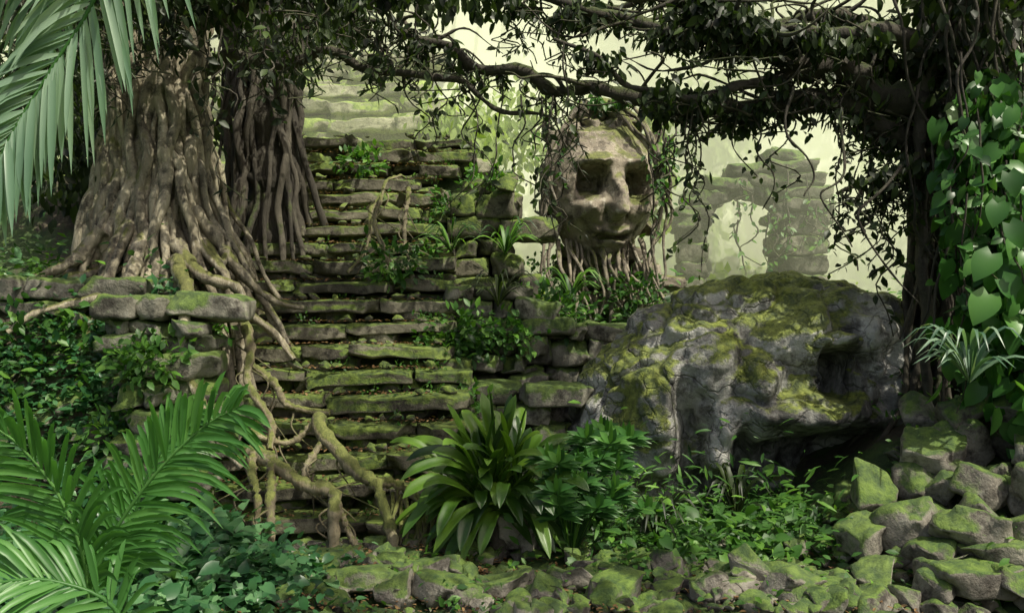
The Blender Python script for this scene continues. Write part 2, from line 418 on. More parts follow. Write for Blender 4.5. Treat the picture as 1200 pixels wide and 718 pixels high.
d+=.22*Gs(0,-.54,.30,.035)
d-=.12*G(0,-.8,.2,.12)
Yy+=d
V2=np.stack([X,Yy,Zz],1)*1.16
nv=np.array([mn.noise_vector(Vector((p*2.4+5).tolist())) for p in V2]); n3=np.array([mn.noise_vector(Vector((p*8).tolist())) for p in V2])
V2+=nv*.06+n3*.035
th=math.radians(16); M=np.array(Euler((math.radians(5),0,th)).to_matrix())
HC=np.array([1.6,15.8,4.65])
a=Acc(); a.add(V2@M.T+HC,F,.8); build('head',a,M_stat,parent=par)
a=Acc()
for sx in (-1,1):
    p=[np.array([sx*.6,0,.8]),np.array([sx*.88,-.05,.95]),np.array([sx*1.04,-.1,1.12]),np.array([sx*1.1,-.15,1.3])]
    p=[M@q+HC for q in p]; tube(a,p,.22,.07,n=16,sides=12,rough=.07,r=.5)
    for k in range(4):
        q=M@np.array([sx*.96,.0,.4-.32*k])+HC; block(a,q,(.24,.5,.3),(0,0,th),amp=.04)
build('ear_ornaments',a,M_stat,parent=par)
a=Acc()
for row in range(3):
    nb=6-row; 
    for k in range(nb):
        q=M@np.array([(k-(nb-1)/2)*.28,-.36+.12*row+abs(k-(nb-1)/2)*.07,.98+.24*row])+HC; block(a,q,(.29,.45,.25),(0,R.normal()*.08,th+R.normal()*.1),amp=.05)
rock(a,HC+np.array([0,.15,1.25]),(1.4,1.2,.9)); rock(a,HC+np.array([.1,.1,1.55]),(.9,.8,.6))
build('headdress',a,M_stat,parent=par)
a=Acc()
courses(a,.95,2.3,16.2,2.0,3.6,hh=.36,depth=1.0,lean=0)
for k in range(20):
    x0=.9+k*.085; tube(a,[(x0+.1*R.normal(),15.4,3.8),(x0,15.1,3.3),(x0+.12+.08*R.normal(),15.05,2.8),(x0+.25+.1*R.normal(),14.95,2.0)],R.uniform(.02,.055),.02,n=18,sides=7,wig=.22)
for k in range(7):
    s=R.choice([-1,1]); x0=1.6+s*R.uniform(.2,.5); x1=1.6+s*R.uniform(.9,1.1)
    tube(a,[(x0,15.4,6.3),(x0+s*.3,15.1,5.85),(x1,15.1,5.0),(x1+R.normal()*.08,15.2,4.2),(x1+R.normal()*.15,15.1,3.3),(x1+R.normal()*.2,15.0,2.4)],.045,.018,n=34,sides=6,wig=.2)
build('pedestal_and_roots',a,M_stat,parent=par)
tw=Acc();lf=Acc()
for k in range(12): strand(tw,lf,(1.6+R.choice([-1,1])*R.uniform(.75,1.25),14.9+R.normal()*.1,R.uniform(5.3,6.2)),R.uniform(.5,1.6),.12,n=12,rad=.02)
cloud(lf,(1.6,15.4,6.3),(.6,.4,.12),220,.14,'hang')
build('creeper_stems',tw,M_bark2,parent=par); build('creeper_leaves',lf,L_mid,parent=par)

# ------------------------------------------------------------- boulder
V,F=ico(7)
P=V.copy()
c=np.array([3.2,12.0,1.14]); rad=np.array([2.4,1.7,1.92])
x,y,z=P.T
top=(1-.32*ss(.2,-.95,x)*ss(-.3,.6,z))*(1+.10*ss(.1,.8,x)*ss(-.1,.5,z))
P=np.sign(P)*np.abs(P)**.84
Q=P*rad; Q[:,2]*=top
front=ss(.1,.5,-y)
wx=Q[:,0];wz=Q[:,2]
G=lambda cx,cz,sx,sz,p=2: np.exp(-(np.abs((wx-cx)/sx)**p+np.abs((wz-cz)/sz)**p))*front
dd=.75*G(.75,.62,.20,.28,4)+1.1*G(.65,-.42,.85,.32,3)+.55*G(-1.0,-.1,.17,.65,3)+.7*G(.2,-1.05,1.7,.38,3)+.35*G(-.35,-.35,.12,.5,3)
dd-=.40*G(.45,.12,.7,.2)+.38*G(.8,1.08,.5,.17)+.3*G(-.25,.5,.3,.4)+.28*G(1.75,.4,.25,.6)+.25*G(-1.45,-.1,.35,.4)
Q[:,1]+=dd
out=nrm(Q/rad)
dis=[]
for p in Q:
    v=Vector((p+7).tolist()); 
    w_=v+mn.noise_vector(v*1.2)*.5
    r_=mn.fractal(v*.9,.7,2.,4)*.20
    vd=mn.voronoi(w_*.75)[0]; e=vd[1]-vd[0]
    r_-=.13*math.exp(-(e/.07)**2)
    r_+=mn.fractal(v*4,.8,2.,4)*.04
    dis.append(r_)
Q=Q+out*np.array(dis)[:,None]
a=Acc(); a.add(Q+c,F,.65); build('carved_boulder',a,M_boulder)

# ------------------------------------------------------------- rocks
def rk(name,lst,mat=M_rock,extra=()):
    a=Acc()
    for (x,y,z,sx,sy,sz) in lst: rock(a,(x,y,z),(sx,sy,sz),amp=.035,n=R.integers(9,18),cuts=3 if sx>.3 else 1)
    for e in extra: block(a,*e)
    return build(name,a,mat)
right=[(3.55,8.6,.75,.75,.7,.75),(4.1,8.7,.8,.5,.5,.6),(4.65,8.9,1.15,.8,.7,.75),(5.2,8.8,1.1,.7,.7,.7),(4.4,8.0,.6,.7,.6,.6),(4.9,8.1,.8,.6,.6,.55),(3.9,7.8,.35,.8,.7,.45),(5.3,9.4,1.55,.7,.6,.5),(4.6,9.6,1.35,.6,.6,.8),(3.3,7.7,.15,.7,.6,.5),(2.2,7.8,.2,.75,.5,.6),(2.5,7.5,.12,.9,.6,.45),(3.0,7.2,.05,.8,.5,.4),(1.75,7.5,.05,.6,.5,.35),(4.55,7.4,.35,.5,.5,.4),(5.0,7.5,.45,.5,.5,.5),(4.0,8.3,.55,.5,.5,.5),(4.85,8.5,.9,.45,.4,.5),(3.6,7.3,.2,.6,.5,.4),(5.1,8.2,1.0,.5,.45,.45),(4.3,8.5,.8,.4,.4,.4)]
for k in range(320):
    x=R.uniform(2.4,5.3)if R.random()<.75 else R.uniform(.6,3);y=R.uniform(7.,9.8) if x>2.8 else R.uniform(7,8.4); s=R.uniform(.05,.38); right.append((x,y,float(h(x,y))+s*.3,s*1.3,s,s*.8))
ex=[]
for (x,y,z,w_,dp,he) in [(4.9,9.0,1.55,.7,.5,.35),(4.35,8.8,1.1,.6,.5,.3),(5.25,8.6,1.5,.6,.5,.4),(4.6,8.3,.85,.55,.45,.3),(5.0,7.9,.95,.55,.45,.3),(4.15,7.7,.55,.6,.45,.28),(3.75,8.1,.55,.5,.4,.35),(4.7,7.6,.65,.5,.4,.25),(3.4,8.2,.4,.45,.4,.3),(5.2,8.3,1.2,.5,.4,.3)]:
    ex.append(((x,y,z),(w_,dp,he),(R.normal()*.3,R.normal()*.3,R.uniform(-1,1)),.04,.04))
rk('rock_pile',right,M_rock,ex)
mid=[(.3,7.5,.08,.6,.4,.35),(-1.0,7.6,.1,.5,.5,.4),(-1.65,7.5,.1,.5,.45,.4),(.25,8.9,.15,.5,.5,.5),(-.5,8.3,.08,.6,.5,.3),(.85,7.4,.08,.5,.4,.35),(-.4,7.4,.08,.4,.4,.3)]
for k in range(420):
    x=R.uniform(-2.4,2.4);y=R.uniform(7.,9.3); s=R.uniform(.03,.30); mid.append((x,y,float(h(x,y))+s*.25,s*1.4,s*1.1,s*.8))
rk('fallen_stones',mid)
a=Acc()
for (x,y,z,w,dp,he,rz) in [(-1.35,7.9,.06,.7,.5,.2,.3),(-.1,7.75,.04,.6,.4,.18,-.2),(1.2,8.3,.06,.6,.4,.2,-.4),(3.9,7.35,.25,.7,.5,.25,.2),(4.3,7.6,.4,.7,.5,.22,-.3),(4.4,7.15,.25,.6,.4,.2,.1),(.0,9.0,.3,.3,.3,.5,.2),(1.9,7.6,.06,.6,.4,.18,.5),(-.8,8.2,.07,.5,.4,.16,.6),(.5,7.9,.07,.5,.35,.15,-.6),(-1.9,8.3,.08,.6,.4,.2,-.2),(.95,7.6,.08,.5,.35,.2,.9),(-.6,7.55,.08,.45,.35,.22,-.7)]:
    block(a,(x,y,z+.02),(w,dp,he),(R.normal()*.2,R.normal()*.2,rz),rd=.03,amp=.035)
build('broken_paving_slabs',a,M_rock)

# ------------------------------------------------------------- banyan tree (left)
par=empty('banyan_tree')
a=Acc()
BX=-4.95
def root_net(acc,cx,cy,z0,n,rt,rb,ztop,r0=(.05,.13),seed=0,flare=1.0):
    for k in range(n):
        an=R.random()*2*np.pi; tw=R.normal()*.5
        pts=[]
        ext=rb*(.75+.6*R.random())
        for j,t in enumerate(np.linspace(0,1,9)):
            z=ztop+(z0-ztop)*t; aa=an+tw*t
            rr=rt+(ext-rt)*(t**5)*flare+.08*math.sin(6*t+an*3)+.1*t
            px=cx+rr*math.cos(aa);py=cy+rr*math.sin(aa)*.85
            pts.append((px,py,z))
        ex=ext*1.6
        px=cx+ex*math.cos(an+tw);py=cy+ex*math.sin(an+tw)*.85; pts.append((px,py,min(z0,float(h(px,py)))-.05))
        s=R.uniform(*r0)
        tube(acc,pts,s*.9,s*.6,n=44,sides=8,wig=.22,rough=.10)
root_net(a,BX,12.0,2.75,95,.52,1.1,8.5,r0=(.03,.12))
tube(a,[(BX,12,2.2),(BX-.05,12,4),(BX+.1,12.05,6),(BX+.4,12.1,9)],.66,.38,n=50,sides=26,wig=.1,rough=.05)
for k in range(34):
    an=R.uniform(math.pi*1.0,math.pi*2.0); ex=R.uniform(1.2,2.2)
    top=(BX+.7*math.cos(an),12+.55*math.sin(an),R.uniform(3.6,4.8))
    m1=(BX+.95*math.cos(an),12+.75*math.sin(an),3.25)
    e1=(BX+ex*.8*math.cos(an)+.1*R.normal(),12+ex*.7*math.sin(an)); e2=(BX+ex*1.1*math.cos(an)+.2*R.normal(),12+ex*.95*math.sin(an))
    if e2[0]>-3.1: continue
    tube(a,[top,m1,(e1[0],e1[1],min(2.95,float(h(*e1))+.12)),(e2[0],e2[1],float(h(*e2))-.03)],R.uniform(.05,.14),.03,n=34,sides=8,wig=.28)
for p in [[(-4.4,11.2,3.4),(-4.0,10.9,2.95),(-3.5,10.95,2.8),(-3.1,11.2,2.2),(-2.8,11.0,1.9)],
          [(-4.8,11.2,3.5),(-4.9,10.6,2.95),(-5.3,10.3,2.7),(-5.9,10,2.3)],[(-5.4,11.2,3.6),(-5.9,10.9,3.0),(-6.5,10.6,2.8)],
          [(-4.3,11.5,3.9),(-3.8,11.5,3.2),(-3.3,11.7,2.75),(-2.9,11.9,2.6)],[(-4.3,11.0,3.2),(-4.0,10.4,2.8),(-3.75,9.95,2.5),(-3.6,9.75,1.8),(-3.3,9.6,1.1),(-3.0,9.5,.8)]]:
    tube(a,p,.10,.035,n=34,sides=9,wig=.18)
build('trunk_and_buttress_roots',a,M_bark,parent=par)
br=Acc()
B4=[(-4.5,12,5.9),(-3.2,11.5,6.0),(-1.8,11.3,5.8),(-.5,11.2,5.45),(.6,11.2,5.0)]
tube(br,B4,.10,.02,n=40,sides=7,wig=.35)
tube(br,[(-4.6,12,6.5),(-3.,10.8,6.6),(-1.6,10,6.4),(-.6,9.6,6.1)],.11,.02,n=40,sides=7,wig=.3)
tube(br,[(-4.9,12,6.5),(-5.6,10.8,6.4),(-6.4,10,6.2)],.16,.05,n=30,sides=7,wig=.2)
cr=Acc()
for c,rd,n in [((-5.6,10.6,6.6),(1.6,1.2,.65),2300),((-3.4,10.6,6.75),(1.3,1.0,.35),1200),((-4.2,9.6,6.3),(1.0,.8,.35),500),((-1.2,10.4,6.5),(1.3,.9,.25),650),((-6.6,11.5,5.6),(.9,1,1.1),1600),((-3.4,12.6,6.6),(.8,.8,.6),500)]:
    cloud(cr,c,rd,n,.17,'hang',SLIM if R.random()<.4 else OVAL)
for k in range(70):
    x=R.uniform(-6.4,-.6); strand(br,cr,(x,R.uniform(9.8,11.2),R.uniform(5.8,6.7)),R.uniform(.4,1.6)*(1.3 if x<-5.4 or -3.9<x<-3.2 else .6),.14,n=18 if x<-3 else 14,tmpl=SLIM if R.random()<.5 else OVAL)
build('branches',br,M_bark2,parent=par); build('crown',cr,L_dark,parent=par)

par=empty('strangler_fig_tree')
a=Acc(); root_net(a,-3.85,13.6,3.9,34,.32,.5,9,r0=(.04,.1))
root_net(a,-4.9,14.3,4.2,20,.35,.5,9,r0=(.04,.1))
tube(a,[(-3.85,13.6,3.3),(-3.85,13.6,6),(-3.7,13.6,9)],.4,.32,n=40,sides=16,wig=.1)
build('trunk',a,M_bark2,parent=par)
cr=Acc()
for c,rd,n in [((-6.8,14.5,6),(1.6,1.2,2.2),3500),((-2.9,14.2,7.4),(.6,.8,.4),300)]: cloud(cr,c,rd,n,.2,'hang')
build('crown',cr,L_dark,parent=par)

# right tree + boughs over the glade
par=empty('overhanging_tree')
a=Acc()
root_net(a,5.75,10.9,1.3,46,.42,.8,9,r0=(.035,.09))
tube(a,[(5.75,10.9,.8),(5.7,10.9,4),(5.8,10.9,9)],.5,.4,n=40,sides=18,wig=.1)
tube(a,[(4.95,10.2,1.5),(4.9,10.2,3.5),(5.0,10.3,5),(5.1,10.4,8)],.06,.08,n=40,sides=8,wig=.2)
boughs=[[(5.6,10.7,4.9),(4.4,10.4,5.35),(3.3,10.5,5.65),(2.2,10.7,5.95),(.8,10.9,6.4),(-.4,11,6.9)],
[(5.6,10.8,4.5),(4.3,10.6,5.0),(3.0,10.8,5.1),(1.5,11,5.35),(0,11.2,5.6),(-1.3,11.4,6.1),(-2.5,11.5,6.7)],
[(5.5,10.5,5.6),(4.2,10.0,5.85),(3.0,9.8,5.9),(1.8,9.8,6.2)],
[(5.5,10.9,5.4),(4.4,11.4,6.1),(3.4,12,6.6),(2.6,12.4,7.2)],
[(3.6,10.5,5.5),(2.6,10.3,5.25),(1.9,10.2,5.2),(1.2,10.2,5.4),(.5,10.2,5.8)],
[(5.3,10.5,4.5),(4.7,10.2,4.3),(4.2,10.0,4.2),(3.8,10,3.9)],
[(5.3,10.6,5.9),(4.2,10.9,6.3),(3.0,11,6.5),(1.6,11.2,6.6),(.4,11.3,6.4)]]
BP=[]
for i,b in enumerate(boughs):
    BP.append(tube(a,b,[.24,.19,.13,.11,.07,.06,.1][i],.02,n=60,sides=9,wig=.35))
for k in range(130):
    C=BP[[0,1,2,3,6][R.integers(0,5)]]; p=C[R.integers(8,58)]
    q=p+np.array([R.normal()*.9,R.normal()*.5,R.uniform(-.4,.8)]); tube(a,[p,(p+q)/2+R.standard_normal(3)*.15,q],.03,.006,n=16,sides=5,wig=.3)
tw=Acc();cr=Acc()
for C in [BP[i] for i in (0,1,2,3,6)]:
    for k in range(18):
        p=C[R.integers(4,60)]; cloud(cr,p+np.array([0,0,-.05]),(.34,.32,.14),66,.145,'hang',OVAL if R.random()<.5 else SLIM,clump=6,spread=.24)
for C in BP[4:6]:
    for k in range(6):
        p=C[R.integers(4,60)]; cloud(cr,p,(.3,.3,.15),45,.13,'hang',OVAL,clump=5)
for k in range(240):
    C=BP[[0,1,1,2,4,5,1,6,0][R.integers(0,9)]]; p=C[R.integers(2,58)]
    L=R.uniform(.2,.9) if R.random()<.7 else R.uniform(.8,2.0)
    if .9<p[0]<2.1: L=min(L,.22)
    if 2.35<p[0]<3.9: L=min(L*.6,max(.15,p[2]-4.75))
    strand(tw,cr,p,L,.12,n=int(12*L)+4,tmpl=OVAL if R.random()<.6 else SLIM)
for x,L in [(2.25,1.9),(2.35,1.3),(3.45,1.2),(4.05,1.9),(2.75,1.0),(.35,1.4),(4.3,2.2),(2.2,2.2),(3.0,1.4),(4.45,1.7),(.1,1.1),(.5,1.8)]:
    strand(tw,cr,(x,10.5,5.2),L,.10,n=int(10*L)+3,tmpl=OVAL)
for k in range(26):
    C1=BP[[0,1,2,6][R.integers(0,4)]];C2=BP[[0,1,4][R.integers(0,3)]]; p=C1[R.integers(5,58)]; q=C2[R.integers(5,58)]
    if abs(p[0]-q[0])>1.6: continue
    mdl=(p+q)/2+np.array([R.normal()*.1,-.1,-R.uniform(.2,.7)]); tube(tw,[p,mdl,q],.014,.01,n=30,sides=5,wig=.15)
cloud(cr,(5.4,10.,6.3),(.8,1.,.6),900,.17,'hang')
cloud(cr,(5.5,9.9,4.9),(.5,.6,.9),800,.15,'hang')
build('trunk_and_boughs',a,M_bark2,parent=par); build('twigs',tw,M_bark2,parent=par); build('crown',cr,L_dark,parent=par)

# unseen tree added beside the viewpoint so its crown throws dappled shade
par=empty('added_shade_tree'); a=Acc(); tw=Acc()
tube(tw,[(7.5,1,-.2),(7.3,1.2,4),(6.5,1.6,8),(4,2.5,10),(1,3.5,10.6),(-2,4,10.8)],.3,.06,n=50,sides=10,wig=.2)
tube(tw,[(6.6,1.6,7.6),(5.5,3.5,9),(3,5.2,9.6),(-2,5.8,9.8)],.16,.05,n=50,sides=8,wig=.2)
for k in range(62):
    c=(R.uniform(-4,7),R.uniform(1.0,7.5),R.uniform(8.5,10.8))
    if c[1]<3.4 and c[0]<1.8: continue  # gap left in the added crown so sun reaches the palms
    cloud(a,c,(.55,.5,.3),100,.2,'hang',OVAL,clump=8)
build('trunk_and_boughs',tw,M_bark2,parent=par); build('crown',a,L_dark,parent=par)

# bare lianas
a=Acc()
for k in range(30):
    x=R.uniform(4.7,6.2); y=R.uniform(9.2,10.3); tube(a,[(x,y,8),(x+R.normal()*.15,y,6),(x+R.normal()*.25,y,4),(x+R.normal()*.3,y,2.2)],.02,.014,n=40,sides=5,wig=.25)
for p in [[(4.4,9.6,4.2),(4.0,9.5,3.6),(4.15,9.4,3.0),(4.5,9.4,2.6)],[(3.3,10,5.2),(3.2,10,4.6),(3.5,10,4.2),(3.4,9.9,3.9)],[(3.9,10,4.9),(4.0,9.9,4.2),(3.7,9.9,3.9),(3.9,9.8,3.3)]]:
    tube(a,p,.02,.008,n=30,sides=5,wig=.25)
build('liana',a,M_bark2)

# roots over stairs foreground
a=Acc()
for p,r0 in [([(-2.95,9.75,.95),(-2.6,9.4,.93),(-2.25,9.15,.72),(-1.95,9.05,.62),(-1.85,8.9,.3),(-1.85,8.85,-.1)],.085),
 ([(-2.25,9.95,1.32),(-2.1,9.6,1.22),(-1.75,9.25,.82),(-1.45,9.05,.72),(-1.3,8.85,.4),(-1.2,8.75,-.1)],.085),
 ([(-2.7,9.5,.92),(-2.6,9.2,.7),(-2.55,9.0,.4),(-2.5,8.9,-.1)],.06),([(-2.9,9.6,.95),(-2.75,9.15,.5),(-2.75,9.0,-.1)],.055),
 ([(-2.1,9.5,1.1),(-2.15,9.3,.8),(-1.95,9.2,.66)],.045),([(-1.45,9.1,.72),(-1.1,9.2,.6),(-.8,9.1,.35),(-.75,8.95,-.1)],.06),
 ([(-3.4,9.9,1.3),(-3.0,9.8,1.2),(-2.6,9.9,1.1),(-2.25,10,1.3)],.055),([(-3.3,10.6,1.9),(-2.9,10.3,1.6),(-2.7,10.2,1.35),(-2.2,10.2,1.35)],.05),
 ([(-3.5,10.9,2.5),(-3.2,10.5,2.1),(-3.1,10.2,1.7),(-2.8,9.9,1.3),(-2.7,9.6,1.0)],.06),
 ([(-1.9,9.0,.5),(-1.6,8.9,.2),(-1.45,8.8,-.1)],.04),([(-1.75,12.4,3.2),(-2.0,12.3,3.9),(-1.9,12.6,4.4),(-1.7,13,4.6)],.035),
 ([(-2.0,13.2,4.3),(-2.15,12.9,3.9),(-2.2,12.7,3.4),(-2.4,12.5,3.1)],.04),([(-1.6,13.1,4.4),(-1.65,12.8,3.9),(-1.5,12.6,3.3)],.04)]:
    tube(a,p,r0,r0*.65,n=44,sides=9,wig=.16,rough=.18)
    for k in range(3):
        C=spline(p,20); q=C[R.integers(3,16)]; tube(a,[q,q+np.array([R.normal()*.15,-.05,-.15]),q+np.array([R.normal()*.25,-.03,-.45])],.016,.006,n=12,sides=5,wig=.08)
for k in range(22):
    x=R.uniform(-1.35,-.4); tube(a,[(x,9.25,.5+R.random()*.1),(x+R.normal()*.05,9.05,.3),(x+R.normal()*.12,8.9,-.1)],R.uniform(.012,.035),.01,n=14,sides=6,wig=.08)
build('tree_root',a,M_root)

# ------------------------------------------------------------- undergrowth
def cover(acc,x0,x1,y0,y1,n,size,lift=.12,tmpl=OVAL,clumps=60,spread=.22):
    cx=R.uniform(x0,x1,clumps);cy=R.uniform(y0,y1,clumps); hh=R.random(clumps)
    i=R.integers(0,clumps,n)
    X=cx[i]+R.normal(0,spread,n);Y=cy[i]+R.normal(0,spread,n)
    Z=h(X,Y)+np.abs(R.normal(0,1,n))*lift*(.5+1.5*hh[i])+.03
    P=np.stack([X,Y,Z],1)
    D=np.stack([R.normal(0,.7,n),R.normal(-.35,.6,n),R.normal(0.1,.35,n)],1)
    N=np.array([0,-.35,1.])+R.standard_normal((n,3))*.3
    leaves(acc,P,D,N,size*(.4+1.1*R.random(n)),tmpl)
a=Acc()
cover(a,-6.8,-3.5,6.8,10.6,9000,.13,.16,OVAL,120)
cover(a,-4.5,-2.6,6.2,8.8,3500,.13,.16,HEART,60)
cover(a,-3.6,-1.6,7.0,8.6,1300,.10,.10,HEART,34)
build('ground_ivy',a,L_blue)
a=Acc()
cover(a,.7,3.4,8.2,10.2,1400,.12,.14,HEART,40); cover(a,.3,1.2,9.2,10.5,900,.12,.2,OVAL,16)
cover(a,-.6,.9,8.8,10,700,.12,.18,OVAL,16); cover(a,-2,3.5,7.1,9,900,.08,.07,OVAL,40,.12); cover(a,3,5.5,7.1,9.6,900,.08,.14,OVAL,24,.12)
cover(a,.5,3.8,8.5,10.4,1200,.15,.3,SLIM,30)
for c in [(-3.7,9.3,.4),(-3.8,10.1,1.4),(-3.85,10.9,2.3),(-.25,10.2,.6),(-.6,11.0,1.3),(-1.0,11.9,2.0),(-1.2,13.2,3.4),(-1.1,14,4.2),(-4.2,9.6,2.0),(-4.4,9.4,1.2)]: cloud(a,c,(.25,.4,.25),170,.11,'bush')
build('undergrowth_plant',a,L_mid)
a=Acc()
for k in range(70):
    i=R.integers(0,17); y=9.3+RUN*i; cx=scx(y); e=R.random(); x=cx+(R.uniform(-1.6,1.6) if e<.4 else R.choice([-1,1])*R.uniform(1.3,1.75))
    cloud(a,(x,y+.25,RISE*i+.3),(.14,.08,.06),26,.055,'bush',OVAL,clump=6,spread=.5)
build('step_weeds',a,L_mid)
a=Acc(); n=4500
i=R.integers(0,18,n); y=9.3+RUN*i+R.uniform(0,.33,n); cxs=np.array([scx(v) for v in y]); x=cxs+R.uniform(-1.65,1.65,n); P=np.stack([x,y,RISE*i+.30+R.uniform(0,.02,n)],1)
n2=4000; x2=R.uniform(-2.5,4,n2);y2=R.uniform(7,9.3,n2); P=np.vstack([P,np.stack([x2,y2,h(x2,y2)+.04+.05*R.random(n2)],1)])
leaves(a,P,R.standard_normal((len(P),3))*np.array([1,1,.15]),np.array([0,0,1.])+R.standard_normal((len(P),3))*.25,.03+.04*R.random(len(P)),OVAL)
build('leaf_litter',a,L_litter)
a=Acc()
cover(a,-.6,3.0,12,15.6,4500,.15,.25,OVAL,70); cover(a,-7,-4.3,10.8,12.5,2000,.12,.2,OVAL,50); cover(a,3.5,8,12.8,16,3500,.15,.22,OVAL,60)
for c,rd,n in [((-1.7,12.4,3.25),(.4,.3,.3),260),((-.75,11.9,2.2),(.45,.35,.4),350),((-.1,12.2,2.2),(.5,.35,.25),300),((-.3,14.,4.6),(.6,.5,.18),350),((-2.6,14.6,5.1),(.4,.3,.2),150),((.6,13,2.5),(.6,.4,.3),400),((2.2,15,2.8),(.5,.5,.4),300),((-4.0,9.6,2.0),(.4,.3,.35),200),((-5.6,10.2,1.6),(1.2,.5,.9),1500),((5.4,11,1.5),(1,.8,.6),900),((.7,16,3.2),(.5,.5,.4),200)]:
    cloud(a,c,rd,n,.13,'bush')
build('wall_shrub',a,L_mid)
par=empty('climbing_philodendron')
a=Acc();st=Acc()
for c,rd,n in [((5.4,9.2,3.4),(.5,.5,.9),360),((5.2,9.0,2.2),(.5,.5,.6),260),((5.4,8.6,2.4),(.4,.5,1.0),220),((5.3,9.4,4.6),(.4,.4,.6),180),((5.3,8.3,1.5),(.5,.4,.4),160)]:
    cloud(a,c,rd,n,.20,'hang',HEART,clump=5)
for k in range(24): strand(st,a,(R.uniform(4.7,5.8),R.uniform(8.6,9.4),R.uniform(3.5,5.5)),R.uniform(1,2.5),.14,n=18,tmpl=HEART)
build('leaves',a,L_vine,parent=par); build('stems',st,M_bark2,parent=par)
a=Acc()
for (px,pz,s,dx) in [(4.6,3.0,.32,-1),(4.6,2.6,.34,-.8),(5.0,2.75,.3,1),(5.0,3.3,.27,.5),(4.75,3.5,.25,-.4),(5.05,2.35,.3,.7),(4.95,3.8,.25,.2)]:
    leaves(a,np.array([[px-.15*dx,8.45,pz+.12]]),np.array([[dx*.8,-.35,-.9]]),np.array([[-.25,-1,.6]]),[s],BIG)
build('big_leaves',a,L_vine,parent=par)

# palms lower-left
par=empty('areca_palm'); a=Acc();s=Acc()
F1=[([(-2.35,4.8,.2),(-2.38,4.8,.88),(-2.28,4.8,1.25),(-2.02,4.78,1.635),(-1.73,4.75,1.92),(-1.5,4.7,2.05)],.55,(.2,-1,.35)),
([(-2.4,4.8,.2),(-2.38,4.8,.9),(-2.40,4.75,1.25),(-2.52,4.7,1.6),(-2.74,4.6,1.92),(-3.05,4.5,2.1)],.55,(-.2,-1,.3)),
([(-2.2,4.7,.2),(-2.1,4.6,.9),(-2.4,4.5,1.15),(-2.75,4.4,1.15),(-3.1,4.3,.98)],.45,(0,-1,.9)),
([(-2.3,5,.2),(-2.3,5.1,1.0),(-2.25,5.2,1.5),(-2.1,5.3,1.8),(-1.95,5.3,1.95)],.4,(.1,-1,.1))]
for p,l,n in F1: frond(a,s,p,l,n,pairs=42,wd=.0175,ang=56,start=.25,jit=4,droop=.3)
build('fronds',a,L_palm,parent=par); build('stems',s,L_palm,parent=par)
par=empty('coconut_palm'); a=Acc();s=Acc()
cr0=(-3.5,3.2,5.3)
frond(a,s,[cr0,(-2.7,3.9,5.6),(-2.0,4.4,4.95),(-2.17,4.5,4.3),(-2.43,4.5,3.85),(-2.61,4.45,3.5),(-2.77,4.4,3.1)],.52,(.35,-1,.4),pairs=60,wd=.02,ang=48,droop=.35,start=.3,r=.6)
frond(a,s,[cr0,(-3.2,4.4,5.7),(-3.0,5.3,5.3),(-3.2,5.8,4.4)],.6,(.3,-1,.6),pairs=44,wd=.02,droop=.4)
frond(a,s,[cr0,(-4.4,3.6,5.8),(-5.3,4,5.2),(-5.8,4.2,4.3)],.6,(0,-1,.6),pairs=40,wd=.02,droop=.4)
build('fronds',a,L_silver,parent=par); build('stems',s,L_palm,parent=par)
a=Acc(); tube(a,[(-3.8,3.0,-.1),(-3.7,3.05,2.5),(-3.5,3.2,5.3)],.15,.1,n=40,sides=12,rough=.04); build('trunk',a,M_bark2,parent=par)
# strap-leaf plant centre
par=empty('strap_leaf_plant'); a=Acc()
SH=([0,.15,.35,.55,.75,.9,1],[.10,.2,.65,1,.85,.45,.02])
for k in range(130):
    el=R.uniform(.25,1.45) if k>34 else R.uniform(-.35,.4)
    an=R.uniform(0,2*np.pi) if k>34 else R.uniform(math.pi*1.0,2.0*math.pi)
    L=R.uniform(.8,1.35) if k>34 else R.uniform(.7,1.0)
    c=np.array([-.12+R.normal()*.16,8.95+R.normal()*.10,.55+R.uniform(-.12,.05)]); dx=np.array([math.cos(an),math.sin(an)*.8,0])
    up=np.array([0,0,1.]); d=dx*math.cos(el)+up*math.sin(el)
    dr=.26*L*math.cos(el)
    p=[c,c+d*L*.3+up*.10*L*math.cos(el),c+d*L*.6+up*.08*L*math.cos(el),c+d*L*.85-up*dr*.35,c+d*L*1.0-up*dr]
    side=nrm(-dx*math.sin(el)*1.0+up*math.cos(el)+np.array([0,-.55,0]))
    blade(a,p,R.uniform(.05,.09),side,n=14,cols=9,pleat=.12,fold=.25,shape=SH)
build('leaves',a,L_strap,parent=par)
a=Acc(); tube(a,[(-.12,8.95,0),(-.13,8.95,.3),(-.12,8.95,.5)],.12,.09,n=10,sides=9); build('stem',a,M_bark2,parent=par)
par=empty('palmate_shrub'); a=Acc(); s=Acc()
for k in range(40):
    c=np.array([R.normal(.78,.22),8.6+R.normal()*.2,R.uniform(.45,1.3)])
    tube(s,[(.6,8.7,0),((c[0]+.6)/2,8.65,c[2]*.6),c],.01,.005,n=8,sides=4)
    m=9; an=np.linspace(-1.3,1.3,m)
    D=np.stack([np.sin(an),np.full(m,-.25),np.cos(an)*.6-.35],1)
    leaves(a,np.tile(c,(m,1)),D,np.tile([0,-1,.8],(m,1)),np.full(m,.24),SLIM)
    leaves(a,np.tile(c,(m,1)),D*1.0+.1,np.tile([0,-1,.8],(m,1)),np.full(m,.17),OVAL)
build('leaves',a,L_vine,parent=par); build('stems',s,L_mid,parent=par)
